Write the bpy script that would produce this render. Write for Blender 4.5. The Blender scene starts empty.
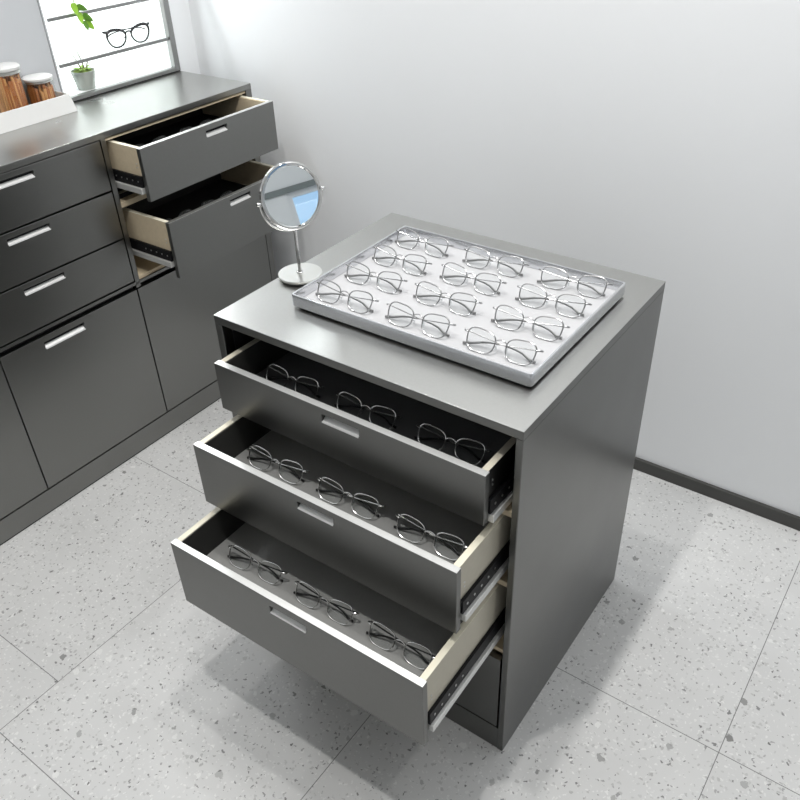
import bpy, bmesh, math, random
from mathutils import Vector, Matrix
random.seed(7)
PI = math.pi
SC = bpy.context.scene
COL = SC.collection

# ------------------------------------------------------------------ materials
def lin(c):
    c /= 255.0
    return c / 12.92 if c <= 0.04045 else ((c + 0.055) / 1.055) ** 2.4
def rgb(r, g, b):
    return (lin(r), lin(g), lin(b), 1.0)
def new_mat(name):
    m = bpy.data.materials.new(name); m.use_nodes = True
    nt = m.node_tree
    return m, nt, nt.nodes['Principled BSDF']
def plain(name, col, rough=0.5, metal=0.0, spec=0.5, noise=0.0, nscale=40.0, bump=0.0, stretch=(1, 1, 1)):
    m, nt, b = new_mat(name)
    b.inputs['Base Color'].default_value = col
    b.inputs['Roughness'].default_value = rough
    b.inputs['Metallic'].default_value = metal
    b.inputs['Specular IOR Level'].default_value = spec
    tc = nt.nodes.new('ShaderNodeTexCoord')
    mp = nt.nodes.new('ShaderNodeMapping'); mp.inputs['Scale'].default_value = stretch
    nt.links.new(tc.outputs['Object'], mp.inputs['Vector'])
    n = nt.nodes.new('ShaderNodeTexNoise'); n.inputs['Scale'].default_value = nscale
    n.inputs['Detail'].default_value = 4
    nt.links.new(mp.outputs['Vector'], n.inputs['Vector'])
    if noise > 0:
        mx = nt.nodes.new('ShaderNodeMix'); mx.data_type = 'RGBA'
        mx.inputs[6].default_value = tuple(c * (1 - noise) for c in col[:3]) + (1,)
        mx.inputs[7].default_value = tuple(min(1, c * (1 + noise)) for c in col[:3]) + (1,)
        nt.links.new(n.outputs['Fac'], mx.inputs[0])
        nt.links.new(mx.outputs[2], b.inputs['Base Color'])
    if bump > 0:
        bp = nt.nodes.new('ShaderNodeBump'); bp.inputs['Strength'].default_value = bump
        bp.inputs['Distance'].default_value = 0.002
        nt.links.new(n.outputs['Fac'], bp.inputs['Height'])
        nt.links.new(bp.outputs['Normal'], b.inputs['Normal'])
    return m
def steel(name, col, rough, var=0.06):
    m, nt, b = new_mat(name)
    b.inputs['Metallic'].default_value = 1.0
    tc = nt.nodes.new('ShaderNodeTexCoord')
    n = nt.nodes.new('ShaderNodeTexNoise'); n.inputs['Scale'].default_value = 5.0; n.inputs['Detail'].default_value = 3
    nt.links.new(tc.outputs['Object'], n.inputs['Vector'])
    n2 = nt.nodes.new('ShaderNodeTexNoise'); n2.inputs['Scale'].default_value = 260.0; n2.inputs['Detail'].default_value = 2
    nt.links.new(tc.outputs['Object'], n2.inputs['Vector'])
    r = nt.nodes.new('ShaderNodeMapRange')
    r.inputs['To Min'].default_value = rough - var; r.inputs['To Max'].default_value = rough + var
    nt.links.new(n.outputs['Fac'], r.inputs['Value'])
    nt.links.new(r.outputs['Result'], b.inputs['Roughness'])
    mx = nt.nodes.new('ShaderNodeMix'); mx.data_type = 'RGBA'
    mx.inputs[6].default_value = tuple(c * 0.96 for c in col[:3]) + (1,)
    mx.inputs[7].default_value = tuple(c * 1.04 for c in col[:3]) + (1,)
    nt.links.new(n2.outputs['Fac'], mx.inputs[0])
    nt.links.new(mx.outputs[2], b.inputs['Base Color'])
    return m
def glass(name, tint=(1, 1, 1, 1), gloss=0.12, rough=0.02):
    m = bpy.data.materials.new(name); m.use_nodes = True
    nt = m.node_tree
    nt.nodes.remove(nt.nodes['Principled BSDF'])
    out = nt.nodes['Material Output']
    t = nt.nodes.new('ShaderNodeBsdfTransparent'); t.inputs['Color'].default_value = tint
    g = nt.nodes.new('ShaderNodeBsdfGlossy'); g.inputs['Roughness'].default_value = rough
    f = nt.nodes.new('ShaderNodeLayerWeight'); f.inputs['Blend'].default_value = 0.25
    a = nt.nodes.new('ShaderNodeMath'); a.operation = 'MULTIPLY_ADD'; a.inputs[1].default_value = gloss; a.inputs[2].default_value = gloss * 0.45
    nt.links.new(f.outputs['Facing'], a.inputs[0])
    mx = nt.nodes.new('ShaderNodeMixShader')
    nt.links.new(a.outputs[0], mx.inputs[0]); nt.links.new(t.outputs[0], mx.inputs[1]); nt.links.new(g.outputs[0], mx.inputs[2])
    nt.links.new(mx.outputs[0], out.inputs['Surface'])
    return m
def emit(name, col, s):
    m, nt, b = new_mat(name)
    b.inputs['Base Color'].default_value = col
    b.inputs['Emission Color'].default_value = col
    b.inputs['Emission Strength'].default_value = s
    return m

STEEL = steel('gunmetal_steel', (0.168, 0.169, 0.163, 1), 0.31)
STEELB = steel('sideboard_steel_lit', (0.235, 0.236, 0.228, 1), 0.31)  # same steel as the cabinet, lightened for what its fronts reflect
TOPSTEEL_LIT = steel('lit_top_steel', (0.46, 0.46, 0.445, 1), 0.30)  # same steel with the wall reflection on the tops painted in as a lighter tone
EDGED = steel('worktop_edge_steel', (0.27, 0.27, 0.26, 1), 0.33)
EDGE = steel('lit_steel_edge', (0.80, 0.80, 0.78, 1), 0.40)  # steel painted brighter for the overhead light caught on drawer front tops
ZINC = plain('zinc_rail', (0.74, 0.74, 0.72, 1), 0.45, 0.6, noise=0.05)
PULL = plain('pull_aluminium', (0.82, 0.82, 0.81, 1), 0.4, 0.3, noise=0.04)
BLACKM = plain('slide_black', (0.008, 0.008, 0.009, 1), 0.5, 0.0, 0.2, noise=0.1)
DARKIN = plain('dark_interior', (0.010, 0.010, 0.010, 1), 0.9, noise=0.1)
BIRCH = plain('birch_wood', rgb(208, 192, 164), 0.55, noise=0.10, nscale=9, stretch=(1.5, 12, 12))
GREIGE = plain('pale_board', rgb(190, 184, 168), 0.55, noise=0.05, nscale=9, stretch=(1.5, 12, 12))
CREAM = plain('cream_edging', rgb(226, 220, 200), 0.5, noise=0.04)
CHAR = plain('charcoal_lining', (0.028, 0.028, 0.026, 1), 0.8, noise=0.1)
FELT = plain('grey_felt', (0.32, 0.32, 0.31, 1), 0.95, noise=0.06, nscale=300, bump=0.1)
FELT_SHADE = plain('shaded_grey_felt', (0.14, 0.14, 0.14, 1), 0.95, noise=0.06, nscale=300, bump=0.1)  # the same grey felt, with the top drawer's shade put into its colour
ALU = steel('tray_aluminium', (0.72, 0.73, 0.75, 1), 0.24, 0.04)
LINER = plain('tray_liner', (0.45, 0.45, 0.46, 1), 0.8, noise=0.02, nscale=200, bump=0.05)
RUBBER = plain('black_rubber', (0.01, 0.01, 0.01, 1), 0.7, noise=0.1)
SILVER = plain('silver_wire', (0.42, 0.42, 0.42, 1), 0.22, 1.0, noise=0.04)
SILVERB = plain('bright_silver_wire', (0.80, 0.80, 0.79, 1), 0.22, 1.0, noise=0.04)
GUN = plain('gunmetal_wire', (0.17, 0.17, 0.17, 1), 0.3, 1.0, noise=0.04)
TIPG = plain('smoke_tip', (0.22, 0.22, 0.22, 1), 0.3, noise=0.1)
TIPK = plain('black_tip', (0.008, 0.008, 0.008, 1), 0.3, noise=0.1)
PADM = glass('clear_pad', (0.9, 0.92, 0.92, 1), 0.18, 0.1)
LENS = glass('clear_lens', (0.985, 0.99, 0.99, 1), 0.055)
CHROME = plain('chrome', (0.66, 0.66, 0.65, 1), 0.06, 1.0, noise=0.02)
SATIN = plain('satin_nickel', (0.70, 0.70, 0.67, 1), 0.28, 1.0, noise=0.02)
MIRROR = plain('mirror_silver', (0.86, 0.90, 0.91, 1), 0.01, 1.0)
WALL = plain('white_wall_paint', (0.81, 0.825, 0.84, 1), 0.75, noise=0.012, nscale=3, bump=0.02)
GREYB = plain('pale_grey_panel', (0.50, 0.515, 0.535, 1), 0.6, noise=0.01)  # pale grey tone for the panel left of the niche
CEIL = plain('ceiling_paint', (0.84, 0.84, 0.83, 1), 0.9, noise=0.01)
NICHE = plain('niche_white', (0.88, 0.89, 0.89, 1), 0.6, noise=0.01)
LIGHTBOX = emit('backlit_panel', (0.95, 0.97, 0.97, 1), 0.85)
BASEB = plain('dark_skirting', (0.05, 0.05, 0.047, 1), 0.4, noise=0.06)
FRAMEM = steel('shelf_frame_metal', (0.30, 0.30, 0.295, 1), 0.36)
PANE = glass('shelf_glass', (0.975, 0.99, 0.985, 1), 0.06)
WHITE = plain('white_ceramic', (0.62, 0.62, 0.61, 1), 0.35, noise=0.02)
JARG = glass('jar_glass', (0.98, 0.985, 0.98, 1), 0.08)
SUGAR = plain('brown_sticks', rgb(168, 100, 44), 0.6, noise=0.25, nscale=30)
SUGARL = plain('tan_sticks', rgb(208, 152, 92), 0.6, noise=0.2, nscale=30)
POTM = plain('grey_glazed_pot', rgb(160, 165, 158), 0.25, 0.25, noise=0.05)
SOIL = plain('moss', rgb(110, 128, 58), 0.9, noise=0.3, nscale=120, bump=0.4)
LEAFD = plain('mid_green_leaf', rgb(84, 132, 32), 0.4, noise=0.25, nscale=40)
LEAF = plain('bright_leaf', rgb(132, 178, 44), 0.4, noise=0.22, nscale=40)
STEMM = plain('plant_stem', rgb(120, 150, 60), 0.5, noise=0.1)
TWIG = plain('twig', rgb(112, 104, 72), 0.6, noise=0.2)
ACET = plain('black_acetate', (0.018, 0.018, 0.02, 1), 0.25, noise=0.1)
SCREW = plain('screw_steel', (0.6, 0.6, 0.6, 1), 0.3, 1.0)

def floor_material():
    m, nt, b = new_mat('terrazzo_tiles')
    N, L = nt.nodes, nt.links
    geo = N.new('ShaderNodeNewGeometry')
    sx = N.new('ShaderNodeSeparateXYZ'); L.new(geo.outputs['Position'], sx.inputs[0])
    def mth(op, a, bb=None, c=None):
        n = N.new('ShaderNodeMath'); n.operation = op
        for i, v in enumerate((a, bb, c)):
            if v is None: continue
            if isinstance(v, (int, float)): n.inputs[i].default_value = v
            else: L.new(v, n.inputs[i])
        return n.outputs[0]
    # columns of tiles 0.608 wide; each column slides by its own offset
    u = mth('DIVIDE', mth('ADD', sx.outputs['X'], 0.25), 0.608)
    ci = mth('FLOOR', u)
    fu = mth('SUBTRACT', u, ci)
    du = mth('MULTIPLY', mth('MINIMUM', fu, mth('SUBTRACT', 1.0, fu)), 0.608)
    isneg = mth('LESS_THAN', ci, -0.5)
    is0 = mth('COMPARE', ci, 0.0, 0.1)
    off = mth('ADD', mth('ADD', mth('MULTIPLY', isneg, -0.200 + 0.235), -0.235), mth('MULTIPLY', is0, 0.178))
    TL = mth('MULTIPLY_ADD', mth('GREATER_THAN', ci, 1.5), 0.0, mth('MULTIPLY_ADD', mth('GREATER_THAN', ci, 0.5), 0.6, 0.6))
    v = mth('DIVIDE', mth('ADD', sx.outputs['Y'], off), TL)
    cj = mth('FLOOR', v)
    fv = mth('SUBTRACT', v, cj)
    dv = mth('MULTIPLY', mth('MINIMUM', fv, mth('SUBTRACT', 1.0, fv)), TL)
    grout = mth('LESS_THAN', mth('MINIMUM', du, dv), 0.0009)
    # per-tile shift of the pattern
    cmb = N.new('ShaderNodeCombineXYZ')
    L.new(mth('MULTIPLY', ci, 7.31), cmb.inputs[0]); L.new(mth('MULTIPLY', cj, 5.17), cmb.inputs[1])
    add = N.new('ShaderNodeVectorMath'); add.operation = 'ADD'
    L.new(geo.outputs['Position'], add.inputs[0]); L.new(cmb.outputs[0], add.inputs[1])
    # slightly bend the coordinate so the chips are ragged
    nz = N.new('ShaderNodeTexNoise'); nz.inputs['Scale'].default_value = 110; nz.inputs['Detail'].default_value = 3
    L.new(add.outputs[0], nz.inputs['Vector'])
    sub = N.new('ShaderNodeVectorMath'); sub.operation = 'MULTIPLY_ADD'
    L.new(nz.outputs['Color'], sub.inputs[0]); sub.inputs[1].default_value = (0.016, 0.016, 0.0); L.new(add.outputs[0], sub.inputs[2])
    P = sub.outputs[0]
    base = N.new('ShaderNodeTexNoise'); base.inputs['Scale'].default_value = 6; base.inputs['Detail'].default_value = 6
    L.new(P, base.inputs['Vector'])
    ramp = N.new('ShaderNodeMix'); ramp.data_type = 'RGBA'
    ramp.inputs[6].default_value = (0.54, 0.54, 0.535, 1); ramp.inputs[7].default_value = (0.66, 0.66, 0.655, 1)
    L.new(base.outputs['Fac'], ramp.inputs[0])
    cur = ramp.outputs[2]
    def chips(scale, thr_size, prob, colr, cur, seed):
        sh = N.new('ShaderNodeVectorMath'); sh.operation = 'ADD'; sh.inputs[1].default_value = (seed, seed * 1.7, 0)
        L.new(P, sh.inputs[0])
        vo = N.new('ShaderNodeTexVoronoi'); vo.voronoi_dimensions = '2D'; vo.inputs['Scale'].default_value = scale
        L.new(sh.outputs[0], vo.inputs['Vector'])
        sc = N.new('ShaderNodeSeparateColor'); L.new(vo.outputs['Color'], sc.inputs[0])
        pick = mth('LESS_THAN', sc.outputs[0], prob)
        near = mth('LESS_THAN', vo.outputs['Distance'], mth('MULTIPLY', mth('ADD', sc.outputs[1], 0.35), thr_size))
        f = mth('MULTIPLY', pick, near)
        # chips vary in depth of colour
        f = mth('MULTIPLY', f, mth('ADD', mth('MULTIPLY', sc.outputs[2], 0.6), 0.4))
        mx = N.new('ShaderNodeMix'); mx.data_type = 'RGBA'
        L.new(f, mx.inputs[0]); L.new(cur, mx.inputs[6]); mx.inputs[7].default_value = colr
        return mx.outputs[2]
    cur = chips(130, 0.28, 0.34, (0.72, 0.72, 0.71, 1), cur, 0.0)
    cur = chips(100, 0.26, 0.26, (0.44, 0.44, 0.435, 1), cur, 3.1)
    cur = chips(30, 0.17, 0.10, (0.72, 0.72, 0.71, 1), cur, 5.7)
    cur = chips(125, 0.24, 0.13, (0.15, 0.15, 0.15, 1), cur, 9.3)
    cur = chips(70, 0.18, 0.09, (0.17, 0.17, 0.17, 1), cur, 13.9)
    cur = chips(20, 0.12, 0.10, (0.22, 0.22, 0.215, 1), cur, 21.3)
    mg = N.new('ShaderNodeMix'); mg.data_type = 'RGBA'
    L.new(grout, mg.inputs[0]); L.new(cur, mg.inputs[6]); mg.inputs[7].default_value = (0.20, 0.20, 0.20, 1)
    L.new(mg.outputs[2], b.inputs['Base Color'])
    b.inputs['Roughness'].default_value = 0.38
    b.inputs['Specular IOR Level'].default_value = 0.4
    return m
FLOOR = floor_material()

# ------------------------------------------------------------------ mesh helpers
def add_box(bm, x0, x1, y0, y1, z0, z1, mtx=None):
    vs = [bm.verts.new((x, y, z)) for z in (z0, z1) for y in (y0, y1) for x in (x0, x1)]
    for f in ((0, 2, 3, 1), (4, 5, 7, 6), (0, 1, 5, 4), (2, 6, 7, 3), (0, 4, 6, 2), (1, 3, 7, 5)):
        bm.faces.new([vs[i] for i in f])
    if mtx: bmesh.ops.transform(bm, matrix=mtx, verts=vs)
    return vs
def add_tube(bm, pts, r, seg=8, closed=False, cap=True, flat=None):
    """sweep a circle (radius r, or list of radii) along pts; flat = (scale_a, scale_b)"""
    pts = [Vector(p) for p in pts]; n = len(pts)
    rs = r if isinstance(r, (list, tuple)) else [r] * n
    rings = []; up = None
    for i in range(n):
        if closed: t = (pts[(i + 1) % n] - pts[i - 1]).normalized()
        else: t = (pts[min(i + 1, n - 1)] - pts[max(i - 1, 0)]).normalized()
        if up is None:
            up = t.orthogonal().normalized()
            if abs(t.z) < 0.9: up = (Vector((0, 0, 1)) - t * t.z).normalized()
        else:
            up = (up - t * up.dot(t)).normalized()
        side = t.cross(up)
        fa, fb = flat if flat else (1, 1)
        rings.append([bm.verts.new(pts[i] + (up * math.cos(2 * PI * k / seg) * fa + side * math.sin(2 * PI * k / seg) * fb) * rs[i]) for k in range(seg)])
    m = n if closed else n - 1
    for i in range(m):
        a, b = rings[i], rings[(i + 1) % n]
        for k in range(seg):
            bm.faces.new((a[k], a[(k + 1) % seg], b[(k + 1) % seg], b[k]))
    if cap and not closed:
        bm.faces.new(rings[0][::-1]); bm.faces.new(rings[-1])
def add_lathe(bm, prof, seg=48, center=(0, 0, 0), axis=None):
    """revolve (r, z) profile about z"""
    rings = []
    for r, z in prof:
        if r < 1e-6: rings.append([bm.verts.new((0, 0, z))])
        else: rings.append([bm.verts.new((r * math.cos(2 * PI * k / seg), r * math.sin(2 * PI * k / seg), z)) for k in range(seg)])
    for a, b in zip(rings, rings[1:]):
        for k in range(seg):
            k2 = (k + 1) % seg
            if len(a) == 1 and len(b) == 1: continue
            if len(a) == 1: bm.faces.new((a[0], b[k2], b[k]))
            elif len(b) == 1: bm.faces.new((a[k], a[k2], b[0]))
            else: bm.faces.new((a[k], a[k2], b[k2], b[k]))
    vs = [v for ring in rings for v in ring]
    M = Matrix.Translation(center)
    if axis is not None: M = M @ Vector((0, 0, 1)).rotation_difference(Vector(axis)).to_matrix().to_4x4()
    bmesh.ops.transform(bm, matrix=M, verts=vs)
    return vs
def rrect(x0, x1, y0, y1, r, n=6):
    out = []
    for cx, cy, a0 in ((x1 - r, y0 + r, -PI / 2), (x1 - r, y1 - r, 0), (x0 + r, y1 - r, PI / 2), (x0 + r, y0 + r, PI)):
        for k in range(n + 1):
            a = a0 + PI / 2 * k / n
            out.append((cx + r * math.cos(a), cy + r * math.sin(a)))
    return out
def loft(bm, loops, close_first=True, close_last=True):
    rs = [[bm.verts.new(p) for p in lp] for lp in loops]
    n = len(rs[0])
    for a, b in zip(rs, rs[1:]):
        for k in range(n): bm.faces.new((a[k], a[(k + 1) % n], b[(k + 1) % n], b[k]))
    if close_first: bm.faces.new(rs[0][::-1])
    if close_last: bm.faces.new(rs[-1])
def obj(name, bm, mat, parent=None, bevel=0.0, smooth=False, loc=None):
    bmesh.ops.recalc_face_normals(bm, faces=bm.faces[:])
    me = bpy.data.meshes.new(name); bm.to_mesh(me); bm.free()
    me.materials.append(mat)
    if smooth:
        for p in me.polygons: p.use_smooth = True
        try: me.set_sharp_from_angle(angle=math.radians(40))
        except Exception: pass
    o = bpy.data.objects.new(name, me); COL.objects.link(o)
    if parent: o.parent = parent
    if loc: o.location = loc
    if bevel > 0:
        md = o.modifiers.new('bevel', 'BEVEL'); md.width = bevel; md.segments = 2; md.limit_method = 'ANGLE'
        md.harden_normals = False
    return o
def boxes(name, mat, parent, *bs, bevel=0.0):
    bm = bmesh.new()
    for b in bs: add_box(bm, *b)
    return obj(name, bm, mat, parent, bevel)
def tag(o, label, cat, group=None):
    o['label'] = label; o['category'] = cat
    if group: o['group'] = group
    return o
def thing(name, label, cat, loc=(0, 0, 0), rz=0.0, group=None):
    o = bpy.data.objects.new(name, None); COL.objects.link(o)
    o.empty_display_size = 0.05
    o.location = loc; o.rotation_euler = (0, 0, rz)
    return tag(o, label, cat, group)
def struct(name, mat, *bs, bevel=0.0):
    o = boxes(name, mat, None, *bs, bevel=bevel); o['kind'] = 'structure'; return o
def dup(root, loc, rz, label, group=None, scale=1.0):
    r = root.copy(); COL.objects.link(r)
    r.location = loc; r.rotation_euler = (0, 0, rz); r['label'] = label; r.scale = (scale,) * 3
    if group: r['group'] = group
    for ch in list(root.children):
        c = ch.copy(); COL.objects.link(c); c.parent = r
        for g in ch.children:
            d = g.copy(); COL.objects.link(d); d.parent = c
    return r

# ------------------------------------------------------------------ the room
XR, YF, ZC = 3.6, -3.4, 2.75          # right wall, wall behind the camera, ceiling
YW = 0.951                            # back wall
XP = -1.042                           # wall face behind the sideboard
XW = -1.030                           # left wall face
HL = 0.9046                           # height of the sideboard worktop
NY0, NY1, NX, NZ = 0.470, 0.866, -1.150, 1.55   # niche in the left wall
struct('floor', FLOOR, (-1.3, XR + 0.1, YF - 0.1, YW + 0.1, -0.08, 0.0))
struct('ceiling', CEIL, (-1.3, XR + 0.1, YF - 0.1, YW + 0.1, ZC, ZC + 0.08))
struct('wall_back', WALL, (-1.3, XR + 0.1, YW, YW + 0.1, 0.0, ZC))
struct('wall_left', WALL,
       (-1.3, XP, YF, NY0, HL, ZC), (-1.3, XW, NY1, YW, 0.0, ZC),
       (-1.3, XP, YF, NY1, 0.0, HL), (-1.3, XW, NY0, NY1, NZ, ZC),
       (-1.3, NX, NY0, NY1, HL, NZ))
struct('wall_front', WALL, (-1.3, XR + 0.1, YF - 0.1, YF, 0.0, ZC))
WY0, WY1, WZ0, WZ1 = 0.33, 0.90, 0.50, 1.27
struct('wall_right', WALL, (XR, XR + 0.1, YF, WY0, 0.0, ZC), (XR, XR + 0.1, WY1, YW, 0.0, ZC),
       (XR, XR + 0.1, WY0, WY1, 0.0, WZ0), (XR, XR + 0.1, WY0, WY1, WZ1, ZC))
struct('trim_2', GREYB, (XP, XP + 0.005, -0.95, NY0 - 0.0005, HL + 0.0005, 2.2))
w1 = struct('window_1', PANE, (XR + 0.05, XR + 0.056, WY0, WY1, WZ0, WZ1))
wf = boxes('window_frame', WALL, w1,
           (XR + 0.02, XR + 0.07, WY0, WY1, WZ1 - 0.03, WZ1), (XR + 0.02, XR + 0.07, WY0, WY1, WZ0, WZ0 + 0.03),
           (XR + 0.02, XR + 0.07, WY0, WY0 + 0.03, WZ0 + 0.03, WZ1 - 0.03), (XR + 0.02, XR + 0.07, WY1 - 0.03, WY1, WZ0 + 0.03, WZ1 - 0.03))
struct('trim_1', plain('grey_rail', rgb(120, 128, 128), 0.5), (XR - 0.012, XR, YF, YW - 0.014, WZ1, WZ1 + 0.035))
struct('baseboard_back', BASEB, (-0.64, XR, YW - 0.010, YW, 0.0, 0.037), bevel=0.001)

# ------------------------------------------------------------------ drawers
def panel_with_slot(name, mat, parent, x0, x1, z0, z1, y0, y1, slot):
    """front panel, y0 = outer face; slot = (sx0, sx1, sz0, sz1) finger cut-out or None"""
    if not slot:
        return boxes(name, mat, parent, (x0, x1, y0, y1, z0, z1), bevel=0.0009)
    bm = bmesh.new()
    xs = [x0, slot[0], slot[1], x1]; zs = [z0, slot[2], slot[3], z1]
    g = {}
    for yi, y in enumerate((y0, y1)):
        for i in range(4):
            for j in range(4): g[yi, i, j] = bm.verts.new((xs[i], y, zs[j]))
    for i in range(3):
        for j in range(3):
            if i == 1 and j == 1: continue
            bm.faces.new((g[0, i, j], g[0, i + 1, j], g[0, i + 1, j + 1], g[0, i, j + 1]))
            bm.faces.new((g[1, i, j], g[1, i, j + 1], g[1, i + 1, j + 1], g[1, i + 1, j]))
    for i in range(3):
        bm.faces.new((g[0, i, 0], g[1, i, 0], g[1, i + 1, 0], g[0, i + 1, 0]))
        bm.faces.new((g[0, i, 3], g[0, i + 1, 3], g[1, i + 1, 3], g[1, i, 3]))
        bm.faces.new((g[0, 0, i], g[0, 0, i + 1], g[1, 0, i + 1], g[1, 0, i]))
        bm.faces.new((g[0, 3, i], g[1, 3, i], g[1, 3, i + 1], g[0, 3, i + 1]))
    bm.faces.new((g[0, 1, 1], g[1, 1, 1], g[1, 2, 1], g[0, 2, 1]))
    bm.faces.new((g[0, 1, 2], g[0, 2, 2], g[1, 2, 2], g[1, 1, 2]))
    bm.faces.new((g[0, 1, 1], g[0, 1, 2], g[1, 1, 2], g[1, 1, 1]))
    bm.faces.new((g[0, 2, 1], g[1, 2, 1], g[1, 2, 2], g[0, 2, 2]))
    return obj(name, bm, mat, parent, 0.0009)
def pull(parent, slot, y0, depth=0.016):
    """recessed finger pull: a bent aluminium lip sloping up into the slot"""
    a, b, c, d = slot
    bm = bmesh.new()
    h = d - c
    prof = [(y0 - 0.0012, c - 0.0014), (y0 - 0.0012, c + 0.0008), (y0 + 0.002, c + 0.0012), (y0 + depth * 0.60, c + h * 0.42), (y0 + depth * 0.60, c + h * 0.30), (y0 + 0.003, c - 0.0014)]
    loft(bm, [[(x, y, z) for y, z in prof] for x in (a + 0.0008, b - 0.0008)])
    return obj('finger_pull', bm, PULL, parent)
def pull_back(parent, slot, y1, depth):
    a, b, c, d = slot
    return boxes('pull_cup', BLACKM, parent, (a + 0.0003, b - 0.0003, y1 - 0.0022, y1 - 0.0004, c + 0.0003, d - 0.0003))

def make_drawer(parent, x0, x1, z0, z1, yf, depth, box_h, slot, wood, edge, inner, floor_z, floor_mat, side_in=0.003, wall=0.011, screws=1, skin=None):
    """an open drawer; yf = outer face of the front (negative = pulled out)"""
    tf = 0.013
    ya, yb = yf + tf, yf + tf + depth
    bx0, bx1 = x0 + side_in, x1 - side_in
    zt = z1 - 0.001; zb = zt - box_h
    dr = boxes('drawer', wood, parent,
               (bx0, bx0 + wall, ya, yb, zb, zt), (bx1 - wall, bx1, ya, yb, zb, zt),
               (bx0 + wall, bx1 - wall, yb - wall, yb, zb, zt),
               (bx0 + wall, bx1 - wall, ya, yb - wall, zb, floor_z - 0.002))
    panel_with_slot('drawer_front', skin or STEEL, dr, x0, x1, z0, z1, yf, ya - 0.0003, slot)
    if slot:
        pull(dr, slot, yf)
        pull_back(dr, slot, ya, 0.010)
    boxes('lit_front_edge', EDGE, dr, (x0 + 0.0006, x1 - 0.0006, yf + 0.0006, ya - 0.0006, z1, z1 + 0.0008))  # thin strip carrying the painted ceiling reflection along the front's top edge
    e = 0.0012
    boxes('top_edging', edge, dr, (bx0, bx0 + wall, ya, yb, zt, zt + e), (bx1 - wall, bx1, ya, yb, zt, zt + e), (bx0 + wall, bx1 - wall, yb - wall, yb, zt, zt + e))
    g = 0.0016
    i0, i1 = bx0 + wall, bx1 - wall
    boxes('side_lining', inner[0], dr, (i0, i0 + g, ya, yb - wall, floor_z, zt - 0.001))
    boxes('side_lining', inner[1], dr, (i1 - g, i1, ya, yb - wall, floor_z, zt - 0.001))
    boxes('back_lining', inner[0], dr, (i0 + g, i1 - g, yb - wall - g, yb - wall, floor_z, zt - 0.001))
    boxes('felt_liner', floor_mat, dr, (i0 + g, i1 - g, ya, yb - wall - g, floor_z - 0.002, floor_z))
    # telescopic runners on both sides: black inner member with punched holes, zinc outer member below it
    for s in (0, 1):
        xa, xb = (bx0 - 0.006, bx0) if s == 0 else (bx1, bx1 + 0.006)
        sl = zb + 0.006
        boxes('drawer_slide', BLACKM, dr, (xa, xb, ya + 0.001, yb + 0.02, sl - 0.026, sl + 0.002), bevel=0.0006)
        xa, xb = (bx0 - 0.011, bx0 + 0.002) if s == 0 else (bx1 - 0.002, bx1 + 0.011)
        boxes('slide_rail', ZINC, dr, (xa, xb, ya + 0.002, yb + 0.02, sl - 0.042, sl - 0.027), bevel=0.0008)
        if s != screws: continue
        xo = bx0 - 0.0062 if s == 0 else bx1 + 0.0062
        xs = bx0 - 0.0002 if s == 0 else bx1 + 0.0002
        for px, py, pz, pr in [(xo, ya + 0.014 + k * 0.021, sl - 0.012, 0.0022) for k in range(5)] + [(xs, ya + 0.014, zb + 0.028, 0.0018), (xs, ya + 0.014, zb + 0.037, 0.0018)]:
            bm = bmesh.new()
            add_lathe(bm, [(0, -0.0006), (pr, -0.0006), (pr, 0.0006), (0, 0.0006)], 12, (px, py, pz), (1, 0, 0))
            obj('slide_screw', bm, SCREW, dr)
    return dr

# ------------------------------------------------------------------ main drawer cabinet
W, D, H = 0.62, 0.536, 0.7911
cab = thing('drawer_cabinet', 'freestanding gunmetal steel cabinet with three open drawers full of eyeglasses', 'cabinet', (0, 0, 0))
boxes('top_panel', STEEL, cab, (0, W, 0, D, H - 0.016, H - 0.0012), bevel=0.0008)
boxes('lit_top_sheet', TOPSTEEL_LIT, cab, (0, W, 0, D, H - 0.0012, H), bevel=0.0004)  # thin skin that carries the lighter, reflecting tone of the top
boxes('side_panel', STEEL, cab, (0, 0.017, 0, D, 0, H - 0.0162), bevel=0.0012)
boxes('side_panel', STEEL, cab, (W - 0.012, W, 0, D, 0, H - 0.0162), bevel=0.0012)
boxes('back_panel', STEEL, cab, (0.017, W - 0.012, D - 0.012, D, 0.0, H - 0.0162))
boxes('plinth', STEEL, cab, (0.0172, W - 0.0122, 0.001, 0.018, 0.0, 0.064), bevel=0.0008)
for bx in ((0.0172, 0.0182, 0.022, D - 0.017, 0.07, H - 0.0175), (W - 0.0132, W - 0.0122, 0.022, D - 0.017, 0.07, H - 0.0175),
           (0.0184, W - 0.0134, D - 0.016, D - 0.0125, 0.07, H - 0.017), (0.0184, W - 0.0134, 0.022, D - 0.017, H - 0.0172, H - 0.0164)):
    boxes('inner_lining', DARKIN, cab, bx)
for z0, z1 in ((0.606, 0.617), (0.447, 0.459), (0.274, 0.284)):
    boxes('divider_rail', BIRCH, cab, (0.0186, W - 0.0138, 0.014, 0.070, z0, z1), bevel=0.0006)
boxes('bottom_shelf', BIRCH, cab, (0.0186, W - 0.0138, 0.03, D - 0.02, 0.062, 0.069))
lower = boxes('drawer', STEEL, cab, (0.0215, 0.6040, 0.001, 0.016, 0.0685, 0.2680), bevel=0.0009)
FZ1, FZ2, FZ3 = 0.664, 0.5285, 0.3685
d1 = make_drawer(cab, 0.034, 0.587, 0.629, 0.726, -0.046, 0.40, 0.062, (0.279, 0.356, 0.6985, 0.7135), STEEL, GREIGE, (CHAR, CHAR), FZ1, FELT_SHADE)
d2 = make_drawer(cab, 0.040, 0.591, 0.467, 0.602, -0.129, 0.40, 0.080, (0.2825, 0.3585, 0.5745, 0.5885), GREIGE, CREAM, (CHAR, CHAR), FZ2, FELT)
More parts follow.
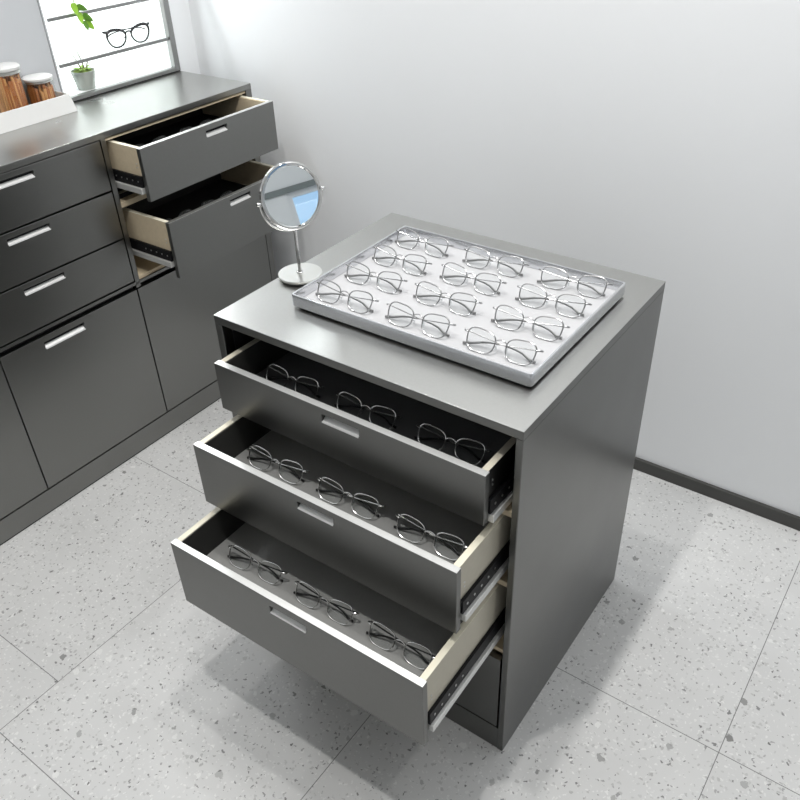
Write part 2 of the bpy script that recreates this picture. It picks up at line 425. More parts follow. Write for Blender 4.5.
d3 = make_drawer(cab, 0.045, 0.592, 0.288, 0.443, -0.225, 0.42, 0.090, (0.2830, 0.3620, 0.4110, 0.4260), GREIGE, CREAM, (CHAR, CHAR), FZ3, FELT)
for d, piv, a in ((d2, (0.31, -0.129), 0.4), (d3, (0.31, -0.225), 0.8)):   # a little play in the runners
    M = Matrix.Translation((piv[0], piv[1], 0)) @ Matrix.Rotation(math.radians(a), 4, 'Z') @ Matrix.Translation((-piv[0], -piv[1], 0))
    d.matrix_local = M

# ------------------------------------------------------------------ sideboard along the left wall (local x = world y, local y = -world x)
XL = -0.7284
sb = thing('sideboard', 'long gunmetal steel sideboard of drawers and doors along the left wall', 'sideboard', (XL, 0, 0), PI / 2)
A0, A1 = -0.95, 0.866           # run of the unit
DP = XL - XP - 0.001            # depth
boxes('worktop', EDGED, sb, (A0, A1, 0, DP, HL - 0.0155, HL - 0.0012), bevel=0.0008)
boxes('lit_top_sheet', TOPSTEEL_LIT, sb, (A0, A1, 0, DP, HL - 0.0012, HL), bevel=0.0004)  # thin skin for the painted reflection on the worktop
boxes('end_panel', STEELB, sb, (A1 - 0.022, A1, 0, DP, 0, HL - 0.0157), bevel=0.001)
boxes('end_panel', STEELB, sb, (A0, A0 + 0.022, 0, DP, 0, HL - 0.0157), bevel=0.001)
boxes('divider_post', STEELB, sb, (0.3455, 0.3600, 0.0, DP - 0.01, 0.489, HL - 0.0157), bevel=0.0008)
boxes('plinth', STEELB, sb, (A0 + 0.0222, A1 - 0.0222, 0.0, 0.016, 0.005, 0.0705), bevel=0.0008)
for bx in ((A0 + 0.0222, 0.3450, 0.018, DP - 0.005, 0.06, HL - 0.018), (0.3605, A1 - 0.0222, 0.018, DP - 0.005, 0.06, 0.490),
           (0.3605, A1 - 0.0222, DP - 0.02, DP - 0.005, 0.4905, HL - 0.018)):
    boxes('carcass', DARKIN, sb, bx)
boxes('foot_strip', RUBBER, sb, (A0 + 0.0222, A1 - 0.0222, 0.003, 0.02, 0.0, 0.0048))
boxes('middle_rail', STEELB, sb, (A0 + 0.0222, A1 - 0.0222, 0.0, 0.017, 0.4975, 0.5060), bevel=0.0006)
# birch carcass edges around the two open drawers
boxes('wood_rail', BIRCH, sb, (0.3605, A1 - 0.0222, 0.004, 0.018, HL - 0.0235, HL - 0.0185))
boxes('wood_rail', BIRCH, sb, (0.3605, A1 - 0.0222, 0.006, 0.030, 0.708, 0.722))
boxes('wood_rail', BIRCH, sb, (0.3605, A1 - 0.0222, 0.004, 0.12, 0.5065, 0.516))
boxes('wood_rail', BIRCH, sb, (A1 - 0.034, A1 - 0.026, 0.012, 0.030, 0.517, HL - 0.026))
def closed_front(kind, x0, x1, z0, z1, slot):
    f = panel_with_slot(kind, STEELB, sb, x0, x1, z0, z1, 0.0, 0.013, slot)
    if slot:
        pull(f, slot, 0.0); pull_back(f, slot, 0.013, 0.012)
    return f
cols = [(-0.066, 0.3425), (-0.490, -0.0690)]
for i, (a, b) in enumerate(cols):
    m = 0.0995 if i == 0 else (a + b) / 2
    for z0, z1 in ((0.7640, 0.8870), (0.6360, 0.7590), (0.5110, 0.6310)):
        closed_front('drawer', a, b, z0, z1, (m - 0.056, m + 0.056, z1 - 0.0285, z1 - 0.0135))
closed_front('door', -0.0665, 0.3435, 0.0745, 0.4845, (0.0500, 0.1680, 0.4500, 0.4690))
closed_front('door', 0.3470, 0.8420, 0.0745, 0.4845, None)
closed_front('door', -0.4900, -0.0700, 0.0745, 0.4845, None)
closed_front('door', -0.9250, -0.4935, 0.0745, 0.8870, None)
FZU, FZL = 0.806, 0.612
ud = make_drawer(sb, 0.3740, 0.8400, 0.743, 0.8745, -0.1054, 0.28, 0.076, (0.5860, 0.6600, 0.8460, 0.8610), BIRCH, CREAM, (CHAR, BIRCH), FZU, DARKIN, side_in=0.002, screws=0, skin=STEELB)
ld = make_drawer(sb, 0.3860, 0.8400, 0.5365, 0.6890, -0.1404, 0.28, 0.085, (0.5980, 0.6750, 0.6630, 0.6780), BIRCH, CREAM, (CHAR, BIRCH), FZL, DARKIN, side_in=0.002, screws=0, skin=STEELB)
# ------------------------------------------------------------------ display niche on the sideboard
nic = thing('shelf_unit', 'metal framed niche shelving with glass shelves and lit white back above sideboard', 'shelves', (0, 0, 0))
ZT = NZ - 0.004
boxes('frame', FRAMEM, nic, (XW - 0.004, XW + 0.014, NY1 - 0.019, NY1, HL + 0.0030, ZT), (XW - 0.004, XW + 0.014, NY0 + 0.001, NY1 - 0.019, HL + 0.0030, HL + 0.0135),
      (XW - 0.004, XW + 0.014, NY0 + 0.001, NY1 - 0.019, ZT - 0.016, ZT), bevel=0.0012)
boxes('shadow_strip', RUBBER, nic, (XW - 0.003, XW + 0.012, NY0 + 0.002, NY1 - 0.001, HL + 0.0003, HL + 0.0029))  # black strip standing in for the shadow line under the frame
boxes('back_panel', LIGHTBOX, nic, (NX + 0.001, NX + 0.006, NY0 + 0.002, NY1 - 0.002, HL + 0.001, ZT))
boxes('side_lining', NICHE, nic, (NX + 0.006, XW - 0.005, NY1 - 0.006, NY1 - 0.001, HL + 0.001, ZT))
boxes('side_panel', GREYB, nic, (NX + 0.006, XW - 0.0045, NY0 + 0.001, NY0 + 0.005, HL + 0.001, ZT))
boxes('niche_floor', NICHE, nic, (NX + 0.006, XW - 0.005, NY0 + 0.006, NY1 - 0.007, HL + 0.001, HL + 0.011))
for z in (1.0010, 1.1130, 1.3300):
    sh = boxes('glass_shelf', PANE, nic, (NX + 0.007, XW + 0.004, NY0 + 0.006, NY1 - 0.020, z - 0.004, z))
    boxes('shelf_edge', FRAMEM, sh, (XW + 0.0042, XW + 0.010, NY0 + 0.006, NY1 - 0.020, z - 0.0072, z + 0.0006))

# ------------------------------------------------------------------ eyeglasses
TILT = math.radians(31)
RW = 0.00115                     # rim wire radius
def P3(u, v, w, t=TILT):
    """lens-plane coordinates: u across, v up the lens, w behind it, resting on z = 0"""
    v = v * 0.885
    return Vector((u, v * math.sin(t) + w * math.cos(t), RW + v * math.cos(t) - w * math.sin(t)))
def rim_uv(s, a=0.0245, b=0.0208, n=2.9, grow=0.0, N=44, cx=0.0345, taper=0.075, skew=0.0025):
    out = []
    for k in range(N):
        th = 2 * PI * k / N
        c, sn = math.cos(th), math.sin(th)
        x = (a - grow) * math.copysign(abs(c) ** (2 / n), c); y = (b - grow) * math.copysign(abs(sn) ** (2 / n), sn)
        x *= 1 + taper * (y / b)
        y += skew * (x / a) * (0.5 + 0.5 * y / b)     # outer top corner a little higher
        out.append((s * (cx + x), b + y))
    return out
def make_glasses(name, label, cat, wire, temple_mat, tip_mat, group, tmul=1.0):
    t = thing(name, label, cat, group=group)
    bm = bmesh.new()
    for s in (-1, 1):
        add_tube(bm, [P3(u, v, 0) for u, v in rim_uv(s)], RW, 6, closed=True)
        # end piece: from the rim's outer shoulder out to the hinge, turning back
        add_tube(bm, [P3(s * 0.0595, 0.0310, 0), P3(s * 0.0635, 0.0325, 0.0005), P3(s * 0.0665, 0.0325, 0.003), P3(s * 0.0670, 0.0325, 0.0065)], [0.0013, 0.0017, 0.0018, 0.0016], 7)
    br = []
    for k in range(9):
        q = -1 + 2 * k / 8
        br.append(P3(q * 0.0098, 0.0275 + 0.0045 * (1 - q * q), -0.001 * (1 - q * q)))
    add_tube(bm, br, 0.0010, 6)
    for s in (-1, 1):       # pad arms
        add_tube(bm, [P3(s * 0.0110, 0.0175, 0.0005), P3(s * 0.0098, 0.0180, 0.0035), P3(s * 0.0088, 0.0165, 0.0055)], 0.00045, 5)
    fr = obj('frame', bm, wire, t, smooth=True)
    for s in (-1, 1):
        bm = bmesh.new()
        loop = rim_uv(s, grow=0.0006)
        loft(bm, [[P3(u, v, -0.0005) for u, v in loop], [P3(u, v, 0.0006) for u, v in loop]])
        obj('lens', bm, LENS, t)
        bm = bmesh.new()
        add_lathe(bm, [(0, -0.0009), (0.0022, -0.0006), (0.0028, 0), (0.0022, 0.0006), (0, 0.0009)], 14)
        bmesh.ops.scale(bm, vec=(1, 1.7, 1), verts=bm.verts[:])
        bmesh.ops.rotate(bm, cent=(0, 0, 0), matrix=Matrix.Rotation(s * math.radians(50), 3, 'Y'), verts=bm.verts[:])
        bmesh.ops.rotate(bm, cent=(0, 0, 0), matrix=Matrix.Rotation(PI / 2 - TILT, 3, 'X'), verts=bm.verts[:])
        bmesh.ops.translate(bm, vec=P3(s * 0.0086, 0.0160, 0.0060), verts=bm.verts[:])
        obj('nose_pad', bm, PADM, t, smooth=True)
    for s in (1, -1):       # folded temples cross behind the frame, tips bend down to the surface
        w0 = 0.0075 if s > 0 else 0.0100
        path = [(0.0665, 0.0325, w0 - 0.001), (0.045, 0.0295, w0), (0.020, 0.0262, w0 + 0.001), (-0.006, 0.0228, w0 + 0.0015)]
        tip = [(-0.006, 0.0228, w0 + 0.0015), (-0.022, 0.0215, w0 + 0.002), (-0.035, 0.0185, w0 + 0.002), (-0.048 - 0.006 * (s > 0), 0.0115, w0 + 0.0015), (-0.0585 - 0.009 * (s > 0), ((w0 + 0.001) * math.tan(TILT) + 0.0026) / 0.885, w0 + 0.001)]
        bm = bmesh.new()
        add_tube(bm, [P3(s * u, v, w) for u, v, w in path], [0.0014 * tmul, 0.0011 * tmul, 0.0010 * tmul, 0.0010 * tmul], 6)
        te = obj('temple', bm, temple_mat, t, smooth=True)
        bm = bmesh.new()
        add_tube(bm, [P3(s * u, v, w) for u, v, w in tip], [0.0011, 0.0016, 0.0020, 0.0023, 0.0026], 8, flat=(1.05, 0.75))
        obj('temple_tip', bm, tip_mat, te, smooth=True)
    return t

TR0, TR1, TQ0, TQ1 = 0.1005, 0.5795, 0.0960, 0.4460
tray = thing('display_tray', 'rectangular brushed aluminium tray of eyeglasses on top of the drawer cabinet', 'tray', ((TR0 + TR1) / 2, (TQ0 + TQ1) / 2, H))
hx, hy = (TR1 - TR0) / 2, (TQ1 - TQ0) / 2
def ring(ins, r, z): return [(x, y, z) for x, y in rrect(-hx + ins, hx - ins, -hy + ins, hy - ins, r)]
bm = bmesh.new()
loft(bm, [ring(0.0070, 0.008, 0.0), ring(0.0070, 0.008, 0.0045)])
obj('foot', bm, RUBBER, tray)
bm = bmesh.new()
loft(bm, [ring(0.0, 0.0065, 0.0046), ring(0.0, 0.0065, 0.0255), ring(0.0006, 0.006, 0.0265), ring(0.0034, 0.005, 0.0265), ring(0.0040, 0.0045, 0.0255), ring(0.0040, 0.0045, 0.0066)])
obj('rim', bm, ALU, tray, smooth=True)
bm = bmesh.new()
loft(bm, [ring(0.0044, 0.004, 0.0066), ring(0.0044, 0.004, 0.0076)])
obj('liner', bm, LINER, tray)
TZ = H + 0.0077

# pairs in the tray: hinge-line centres and turn, row by row
TRAY = [
    (0.1863, 0.1498, 0.4, 'left', 'front row'), (0.3416, 0.1510, 0.8, 'middle', 'front row'), (0.4978, 0.1526, 3.0, 'right', 'front row'),
    (0.1853, 0.2352, 1.5, 'left', 'second row from front'), (0.3400, 0.2370, 0.7, 'middle', 'second row from front'), (0.4995, 0.2393, 3.4, 'right', 'second row from front'),
    (0.1841, 0.3193, -1.4, 'left', 'third row from front'), (0.3385, 0.3237, -0.7, 'middle', 'third row from front'), (0.4969, 0.3269, 3.0, 'right', 'third row from front'),
    (0.1767, 0.4050, -1.1, 'left', 'back row'), (0.3385, 0.4050, 1.4, 'middle', 'back row'), (0.4977, 0.4080, 5.5, 'right', 'back row')]
HV = P3(0, 0.0325, 0.004).y       # hinge line sits this far behind the foot of the lenses
def at_hinge(x, y, deg):
    a = math.radians(deg)
    return (x + HV * math.sin(a), y - HV * math.cos(a))
ga = make_glasses('eyeglasses', 'silver wire eyeglasses, left pair in the front row of the metal tray', 'eyeglasses', SILVER, SILVER, TIPG, 'eyeglasses laid out in the tray')
for i, (x, y, deg, side, row) in enumerate(TRAY):
    lx, ly = at_hinge(x, y, deg)
    lab = 'silver wire eyeglasses, %s pair in the %s of the metal tray' % (side, row)
    if i == 0: ga.location = (lx, ly, TZ); ga.rotation_euler.z = math.radians(deg)
    else: dup(ga, (lx, ly, TZ), math.radians(deg), lab)
gb = make_glasses('eyeglasses', 'thin silver eyeglasses, left pair in the top open drawer of the cabinet', 'eyeglasses', SILVERB, SILVERB, TIPK, 'eyeglasses in the top drawer')
def drawer_row(proto, spots, z, desc, group, scale, first=False):
    for i, ((x, y, deg), side) in enumerate(zip(spots, ('left', 'middle', 'right'))):
        lx, ly = at_hinge(x, y, deg)
        lab = desc % side
        if first and i == 0:
            proto.location = (lx, ly, z); proto.rotation_euler.z = math.radians(deg); proto.scale = (scale,) * 3
            proto['label'] = lab; proto['group'] = group
        else: dup(proto, (lx, ly, z), math.radians(deg), lab, group, scale)
drawer_row(gb, [(0.141, 0.040, 1.2), (0.306, 0.042, 1.8), (0.474, 0.045, 3.2)], FZ1 + 0.0002, 'thin silver eyeglasses, %s pair in the top open drawer of the cabinet', 'eyeglasses in the top drawer', 1.0, True)
drawer_row(gb, [(0.1495, -0.0375, 2.1), (0.316, -0.035, 2.3), (0.4855, -0.0345, 1.4)], FZ2 + 0.0002, 'silver eyeglasses with black tips, %s pair in the middle open drawer of the cabinet', 'eyeglasses in the middle drawer', 1.05)
gc = make_glasses('eyeglasses', 'eyeglasses', 'eyeglasses', SILVERB, TIPK, TIPK, 'eyeglasses in the lowest open drawer', 1.15)
drawer_row(gc, [(0.166, -0.1395, 3.9), (0.330, -0.138, 2.5), (0.492, -0.136, 1.6)], FZ3 + 0.0002, 'silver eyeglasses with black temples, %s pair in the lowest open drawer of the cabinet', 'eyeglasses in the lowest open drawer', 1.02, True)
# dim pairs deep in the sideboard's two open drawers (their fronts face +x)
gd = make_glasses('eyeglasses', 'eyeglasses', 'eyeglasses', GUN, GUN, TIPK, 'eyeglasses in the upper sideboard drawer')
for i, (y, z, x, lab, grp) in enumerate((
        (0.500, FZU, -0.735, 'dark eyeglasses, nearer pair deep inside the upper open sideboard drawer', 'eyeglasses in the upper sideboard drawer'),
        (0.665, FZU, -0.735, 'dark eyeglasses, farther pair deep inside the upper open sideboard drawer', 'eyeglasses in the upper sideboard drawer'),
        (0.500, FZL, -0.690, 'dark eyeglasses, nearer pair deep inside the lower open sideboard drawer', 'eyeglasses in the lower sideboard drawer'),
        (0.655, FZL, -0.690, 'dark eyeglasses, farther pair deep inside the lower open sideboard drawer', 'eyeglasses in the lower sideboard drawer'))):
    if i == 0:
        gd.location = (x, y, z + 0.0002); gd.rotation_euler.z = PI / 2; gd['label'] = lab; gd['group'] = grp
    else: dup(gd, (x, y, z + 0.0002), PI / 2, lab, grp)

# black acetate pair on the glass shelf, temples open behind it
bg = thing('eyeglasses', 'black acetate eyeglasses standing on the middle glass shelf of the niche', 'eyeglasses', (XW - 0.010, 0.7240, 1.0015), math.radians(86))
def BP(u, v, w): return Vector((u, w, v))
def bl(s, grow=0.0, N=40):
    out = []
    for k in range(N):
        th = 2 * PI * k / N; c, sn = math.cos(th), math.sin(th)
        n = 2.35
        x = (0.0290 - grow) * math.copysign(abs(c) ** (2 / n), c); y = (0.0225 - grow) * math.copysign(abs(sn) ** (2 / n), sn)
        x *= 1 + 0.20 * (y / 0.0225)
        y += 0.0035 * (x / 0.0290) * (0.5 + 0.5 * y / 0.0225)
        out.append((s * (0.0390 + x), 0.0245 + y))
    return out
bm = bmesh.new()
for s in (-1, 1):
    lp = bl(s)
    rr = [0.0023 + 0.0018 * max(0, (v - 0.0245) / 0.0225) for u, v in lp]
    add_tube(bm, [BP(u, v, 0) for u, v in lp], rr, 7, closed=True)
    add_tube(bm, [BP(s * 0.066, 0.043, 0), BP(s * 0.0715, 0.0455, 0.0005), BP(s * 0.0745, 0.0455, 0.004)], [0.0032, 0.0036, 0.0030], 8)
add_tube(bm, [BP(-0.011, 0.0335, 0), BP(-0.005, 0.0368, -0.0008), BP(0, 0.0375, -0.001), BP(0.005, 0.0368, -0.0008), BP(0.011, 0.0335, 0)], [0.0026, 0.0023, 0.0022, 0.0023, 0.0026], 8)
obj('frame', bm, ACET, bg, smooth=True)
for s in (-1, 1):
    bm = bmesh.new(); lp = bl(s, 0.0008)
    loft(bm, [[BP(u, v, -0.0006) for u, v in lp], [BP(u, v, 0.0006) for u, v in lp]])
    obj('lens', bm, LENS, bg)
    bm = bmesh.new()
    w0 = 0.008 if s > 0 else 0.012
    add_tube(bm, [BP(s * 0.0745, 0.0455, 0.004), BP(s * 0.0735, 0.0450, w0), BP(s * 0.04, 0.0430, w0 + 0.001), BP(0, 0.0405, w0 + 0.0015), BP(-s * 0.035, 0.0390, w0 + 0.001), BP(-s * 0.052, 0.0365, w0), BP(-s * 0.064, 0.031, w0)], [0.0024, 0.0022, 0.0016, 0.0014, 0.0014, 0.0016, 0.0018], 8)
    obj('temple', bm, ACET, bg, smooth=True)
    bm = bmesh.new()
    add_lathe(bm, [(0, -0.001), (0.0024, -0.0006), (0.003, 0), (0.0024, 0.0006), (0, 0.001)], 12, BP(s * 0.0095, 0.022, 0.005), (s, -0.8, 0.1))
    obj('nose_pad', bm, TIPG, bg, smooth=True)

# ------------------------------------------------------------------ round table mirror
MX, MY = 0.0345, 0.1945
mir = thing('table_mirror', 'round chrome swivel mirror on a stand beside the tray on the cabinet', 'mirror', (MX, MY, H))
bm = bmesh.new()
add_lathe(bm, [(0, 0.0030), (0.0395, 0.0030), (0.0408, 0.0036), (0.0408, 0.0048), (0.0390, 0.0052), (0.0390, 0.0062), (0.0418, 0.0066), (0.0422, 0.0080), (0.0414, 0.0092), (0.012, 0.0094), (0, 0.0095)], 64)
obj('base', bm, SATIN, mir, smooth=True)
bm = bmesh.new(); add_lathe(bm, [(0, 0.0), (0.0370, 0.0), (0.0370, 0.0032), (0, 0.0032)], 48)
obj('base_pad', bm, RUBBER, mir)
MZ = 0.1600                       # mirror centre above the top
RR = 0.0595
bm = bmesh.new()
add_lathe(bm, [(0.0062, 0.0092), (0.0064, 0.0108), (0.0052, 0.0122), (0.0038, 0.0126)], 24)
add_tube(bm, [(0, 0, 0.0094), (0, 0, 0.05), (0, 0, MZ - RR * 1.055)], 0.0033, 16)
obj('stem', bm, CHROME, mir, smooth=True)
phi, tl = math.radians(69.3), math.radians(14.0)
ax = Vector((math.cos(phi), math.sin(phi), 0)); hn = Vector((math.sin(phi), -math.cos(phi), 0))
nrm = hn * math.cos(tl) + Vector((0, 0, 1)) * math.sin(tl)
upv = -hn * math.sin(tl) + Vector((0, 0, 1)) * math.cos(tl)
C0 = Vector((0, 0, MZ))
bm = bmesh.new()                  # half-ring yoke
yk = []
for k in range(33):
    th = PI + PI * k / 32
    yk.append(C0 + (ax * math.cos(th) + Vector((0, 0, 1)) * math.sin(th)) * RR * 1.055)
add_tube(bm, yk, 0.0021, 10)
obj('yoke', bm, CHROME, mir, smooth=True)
for s in (-1, 1):
    bm = bmesh.new()
    add_lathe(bm, [(0, -0.004), (0.0024, -0.004), (0.0030, -0.002), (0.0036, 0.003), (0.0028, 0.0052), (0, 0.0056)], 16, C0 + ax * s * RR * 1.055, ax * s)
    obj('pivot_knob', bm, CHROME, mir, smooth=True)
bm = bmesh.new()
add_lathe(bm, [(RR - 0.0068, 0.0032), (RR - 0.0052, 0.0052), (RR - 0.002, 0.0056), (RR, 0.0035), (RR, -0.0035), (RR - 0.002, -0.0056), (RR - 0.0052, -0.0052), (RR - 0.0068, -0.0032), (RR - 0.0068, 0.0032)], 96, C0, nrm)
obj('rim', bm, CHROME, mir, smooth=True)
bm = bmesh.new()
add_lathe(bm, [(0, 0.0028), (RR - 0.0068, 0.0028), (RR - 0.0068, -0.0028), (0, -0.0028)], 96, C0, nrm)
obj('mirror_glass', bm, MIRROR, mir)

# ------------------------------------------------------------------ serving tray and jars on the sideboard
st = thing('serving_tray', 'white ceramic tray with sloping sides holding two glass jars on the sideboard', 'tray', (-0.968, 0.295, HL + 0.0002))
def tring(x0, x1, y0, y1, r, z): return [(x, y, z) for x, y in rrect(x0, x1, y0, y1, r, 4)]
bm = bmesh.new()
loft(bm, [tring(-0.072, 0.030, -0.150, 0.147, 0.003, 0.0), tring(-0.0735, 0.0165, -0.158, 0.143, 0.003, 0.042), tring(-0.0725, 0.0135, -0.155, 0.140, 0.003, 0.0425), tring(-0.0722, 0.0125, -0.152, 0.138, 0.003, 0.006)])
obj('tray_body', bm, WHITE, st, bevel=0.001)
def jar(name_lab, x, y, r, h, lidh, fill_h, n, seed):
    rnd = random.Random(seed)
    j = thing('storage_jar', name_lab, 'jar', (x, y, HL + 0.0063), group=None)
    bm = bmesh.new()
    t = 0.0018
    add_lathe(bm, [(0, 0), (r * 0.94, 0), (r, 0.004), (r, h * 0.86), (r * 0.90, h * 0.94), (r * 0.90, h), (r * 0.90 - t, h), (r * 0.90 - t, h * 0.94), (r - t, h * 0.855), (r - t, 0.006), (0, 0.005)], 48)
    obj('jar_body', bm, JARG, j, smooth=True)
    bm = bmesh.new()
    add_lathe(bm, [(0, h - 0.004), (r * 0.84, h - 0.004), (r * 0.84, h + 0.001), (r * 0.98, h + 0.001), (r * 1.0, h + 0.004), (r * 1.0, h + lidh * 0.75), (r * 0.92, h + lidh), (0, h + lidh)], 48)
    obj('lid', bm, WHITE, j, smooth=True)
    bm = bmesh.new()
    add_lathe(bm, [(r * 0.905, h * 0.93), (r * 0.945, h * 0.945), (r * 0.945, h * 0.985), (r * 0.905, h)], 48)
    obj('seal_band', bm, SATIN, j, smooth=True)
    for mat, part in ((SUGAR, 0), (SUGARL, 1)):
        bm = bmesh.new()
        for k in range(n):
            a = rnd.uniform(0, 2 * PI); q = (r - 0.008) * math.sqrt(rnd.uniform(0.25, 1))
            lean = rnd.uniform(-0.25, 0.25)
            p0 = Vector((q * math.cos(a), q * math.sin(a), 0.0085)); p1 = Vector((q * math.cos(a + lean), q * math.sin(a + lean), fill_h * rnd.uniform(0.75, 1)))
            add_tube(bm, [p0, p1], rnd.uniform(0.003, 0.0046), 7)
        f = obj('stick_filling', bm, mat, j, smooth=True); f['kind'] = 'stuff'
    return j
jar('taller glass jar of brown sticks under a white lid on the white tray', -0.9985, 0.3050, 0.0410, 0.118, 0.010, 0.112, 44, 3)
jar('shorter wide glass jar of brown sticks at the tray end beside the taller jar', -0.9960, 0.3880, 0.0370, 0.078, 0.008, 0.071, 40, 5)

# ------------------------------------------------------------------ plants
pt = thing('potted_succulent', 'small grey glazed pot with a sprouting succulent on the niche floor', 'plant', (-1.068, 0.5700, HL + 0.0112))
bm = bmesh.new()
add_lathe(bm, [(0, 0), (0.0225, 0), (0.024, 0.002), (0.0325, 0.0470), (0.0325, 0.0485), (0.0300, 0.0485), (0.0290, 0.0440), (0, 0.0430)], 40)
obj('pot', bm, POTM, pt, smooth=True)
bm = bmesh.new(); add_lathe(bm, [(0.0288, 0.0432), (0.022, 0.049), (0.011, 0.0535), (0, 0.0545)], 24)
obj('moss', bm, SOIL, pt, smooth=True)
def leaf_blade(bm, base, direction, length, width, curl=0.25, up=Vector((0, 0, 1)), heart=False, n=7):
    d = Vector(direction).normalized(); s = d.cross(up)
    if s.length < 1e-3: s = Vector((1, 0, 0))
    s.normalize(); nn = s.cross(d).normalized()
    L, R, Mv, B = [], [], [], []
    for k in range(n + 1):
        q = k / n
        if heart: wd = width * (math.sin(PI * min(1, q * 0.80 + 0.20)) ** 0.8) * (1.15 if q < 0.35 else 1.0) if k < n else 0.0005
        else: wd = width * math.sin(PI * min(1, 0.12 + q * 0.88)) if k < n else 0.0004
        c = Vector(base) + d * length * q + nn * (-curl * length * q * q)
        L.append(bm.verts.new(c + s * wd + nn * wd * 0.25)); R.append(bm.verts.new(c - s * wd + nn * wd * 0.25)); Mv.append(bm.verts.new(c)); B.append(bm.verts.new(c - nn * 0.0007))
    for k in range(n):
        for a, b in ((L, Mv), (Mv, R), (R, B), (B, L)):
            bm.faces.new((a[k], b[k], b[k + 1], a[k + 1]))
for k, (a, e, ln) in enumerate(((0.3, 0.35, 0.022), (1.4, 0.55, 0.024), (2.5, 0.45, 0.022), (3.6, 0.3, 0.026), (4.6, 0.6, 0.022), (5.5, 0.4, 0.024))):
    bm = bmesh.new()
    leaf_blade(bm, (0.008 * math.cos(a), 0.008 * math.sin(a), 0.050), (math.cos(a) * math.cos(e), math.sin(a) * math.cos(e), math.sin(e)), ln, 0.0055, 0.2)
    obj('leaf', bm, LEAF, pt, smooth=True)
for p in (((0.004, -0.004, 0.050), (0.004, -0.012, 0.070), (0.006, -0.022, 0.092)), ((0.0, 0.006, 0.050), (0.004, 0.002, 0.072), (0.004, -0.006, 0.098)), ((0.004, 0.010, 0.050), (0.004, 0.018, 0.066), (0.004, 0.022, 0.076))):
    bm = bmesh.new(); add_tube(bm, p, [0.0022, 0.0016, 0.0008], 7); obj('stalk', bm, TWIG, pt, smooth=True)

tp = thing('trailing_plant', 'bright green trailing plant hanging down in front of the upper glass shelf', 'plant', (-1.075, 0.545, 1.3302))
bm = bmesh.new()
add_lathe(bm, [(0, 0), (0.030, 0), (0.038, 0.055), (0.038, 0.060), (0.035, 0.060), (0.034, 0.052), (0, 0.050)], 32)
obj('pot', bm, WHITE, tp, smooth=True)
vine = [(0.0, 0.0, 0.051), (0.012, -0.006, 0.080), (0.040, -0.010, 0.075), (0.066, -0.008, 0.030), (0.074, -0.004, -0.06), (0.074, -0.002, -0.15), (0.073, 0.006, -0.195), (0.072, 0.018, -0.222), (0.071, 0.030, -0.240)]
bm = bmesh.new(); add_tube(bm, vine, 0.0014, 7); obj('vine', bm, STEMM, tp, smooth=True)
LV = [((0.073, -0.001, -0.155), (0.25, -0.5, -0.75), 0.024), ((0.074, 0.0, -0.165), (0.3, 0.75, -0.6), 0.024), ((0.073, 0.004, -0.190), (0.2, -0.15, -1.0), 0.030),
      ((0.073, 0.010, -0.200), (0.3, 0.9, -0.35), 0.026), ((0.072, 0.016, -0.215), (0.2, -0.25, -1.0), 0.028), ((0.072, 0.022, -0.222), (0.3, 0.75, -0.55), 0.028),
      ((0.071, 0.030, -0.238), (0.15, 0.55, -0.8), 0.026), ((0.071, 0.027, -0.236), (0.15, -0.1, -1.0), 0.024), ((0.074, -0.003, -0.135), (0.3, 0.6, -0.7), 0.028), ((0.074, -0.004, -0.128), (0.3, -0.6, -0.7), 0.026), ((0.074, -0.004, -0.080), (0.3, 0.8, -0.5), 0.030), ((0.074, -0.004, -0.10), (0.3, -0.8, -0.5), 0.030)]
for k, (b, d, ln) in enumerate(LV):
    bm = bmesh.new(); leaf_blade(bm, b, d, ln, ln * 0.30, 0.15, up=Vector((-0.9, 0.1, 0.3)).normalized(), heart=True)
    obj('leaf', bm, LEAFD if k % 2 else LEAF, tp, smooth=True)

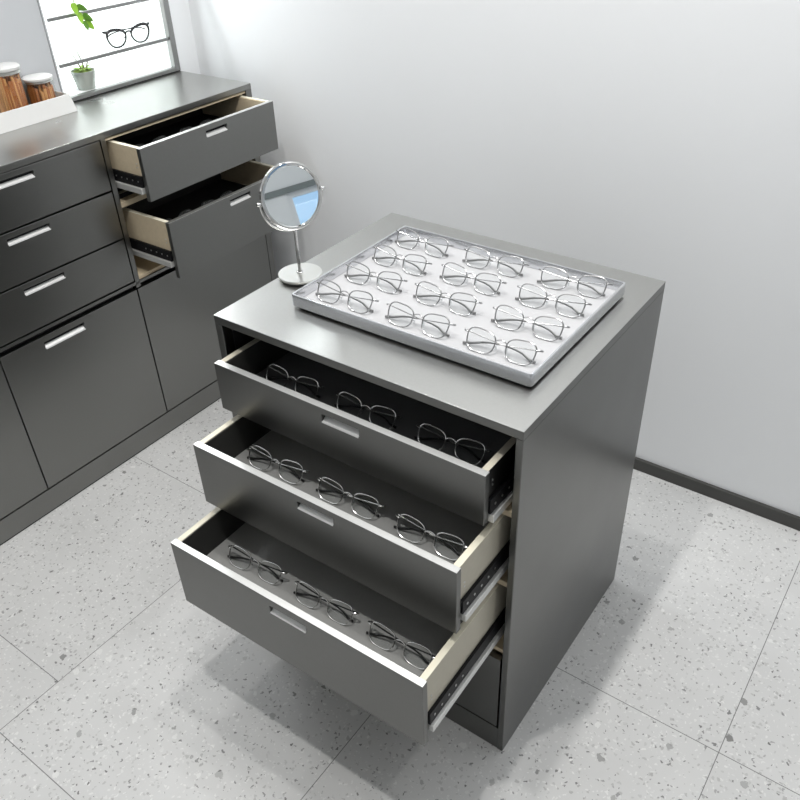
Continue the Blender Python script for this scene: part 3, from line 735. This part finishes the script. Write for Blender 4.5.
# ------------------------------------------------------------------ light
def area(name, loc, size, power, col=(1, 1, 1), rot=(0, 0, 0), sy=None, shape='DISK', spread=PI):
    l = bpy.data.lights.new(name, 'AREA'); l.energy = power; l.color = col
    l.shape = 'RECTANGLE' if sy else shape
    l.size = size
    if sy: l.size_y = sy
    l.spread = spread
    o = bpy.data.objects.new(name, l); COL.objects.link(o); o.location = loc; o.rotation_euler = rot
    return o
WARM = (1.0, 0.985, 0.96)
for i, (x, y, p) in enumerate(((0.36, -0.42, 21), (0.38, 0.10, 13), (0.36, 0.38, 8), (-0.55, 0.25, 7), (1.5, -0.2, 6))):  # last lamp is an added fill that brightens the floor on the right
    area('downlight_and_fill', (x, y, ZC - 0.03), 0.075, p, WARM)
area('ceiling_fill', (1.7, -0.3, ZC - 0.03), 0.9, 4, (0.94, 0.97, 1.0), sy=0.6)  # unseen soft fill added under the ceiling
area('wall_washer', (0.6, 0.62, ZC - 0.03), 3.0, 12, (0.97, 0.985, 1.0), sy=0.05)
area('niche_strip', (-1.09, 0.668, NZ - 0.02), 0.36, 5, (0.95, 0.98, 1.0), rot=(0, 0, PI / 2), sy=0.03)
area('window_daylight', (XR + 0.12, 0.6, 1.1), 0.55, 0.9, (0.50, 0.74, 1.0), rot=(0, PI / 2, 0), sy=1.0)

w = bpy.data.worlds.new('world'); SC.world = w; w.use_nodes = True
bgn = w.node_tree.nodes['Background']
bgn.inputs['Color'].default_value = (0.42, 0.66, 1.0, 1); bgn.inputs['Strength'].default_value = 0.6

# ------------------------------------------------------------------ camera
cam = bpy.data.cameras.new('camera'); co = bpy.data.objects.new('camera', cam); COL.objects.link(co)
yaw, pitch, roll, f = -0.6458, -0.6183, -0.0416, 812.28
fw = Vector((math.sin(yaw) * math.cos(pitch), math.cos(yaw) * math.cos(pitch), math.sin(pitch)))
r0 = Vector((math.cos(yaw), -math.sin(yaw), 0)); u0 = r0.cross(fw)
r1 = r0 * math.cos(roll) + u0 * math.sin(roll); u1 = -r0 * math.sin(roll) + u0 * math.cos(roll)
M = Matrix((r1, u1, -fw)).transposed().to_4x4(); M.translation = Vector((1.0210, -0.8165, 1.4904))
co.matrix_world = M
cam.sensor_fit = 'HORIZONTAL'; cam.sensor_width = 36.0; cam.lens = f * 36.0 / 800.0
cam.clip_start = 0.02
SC.camera = co
SC.view_settings.view_transform = 'Standard'
SC.view_settings.look = 'None'
SC.view_settings.exposure = -0.24
SC.view_settings.gamma = 1.0
SC.view_settings.use_curve_mapping = False
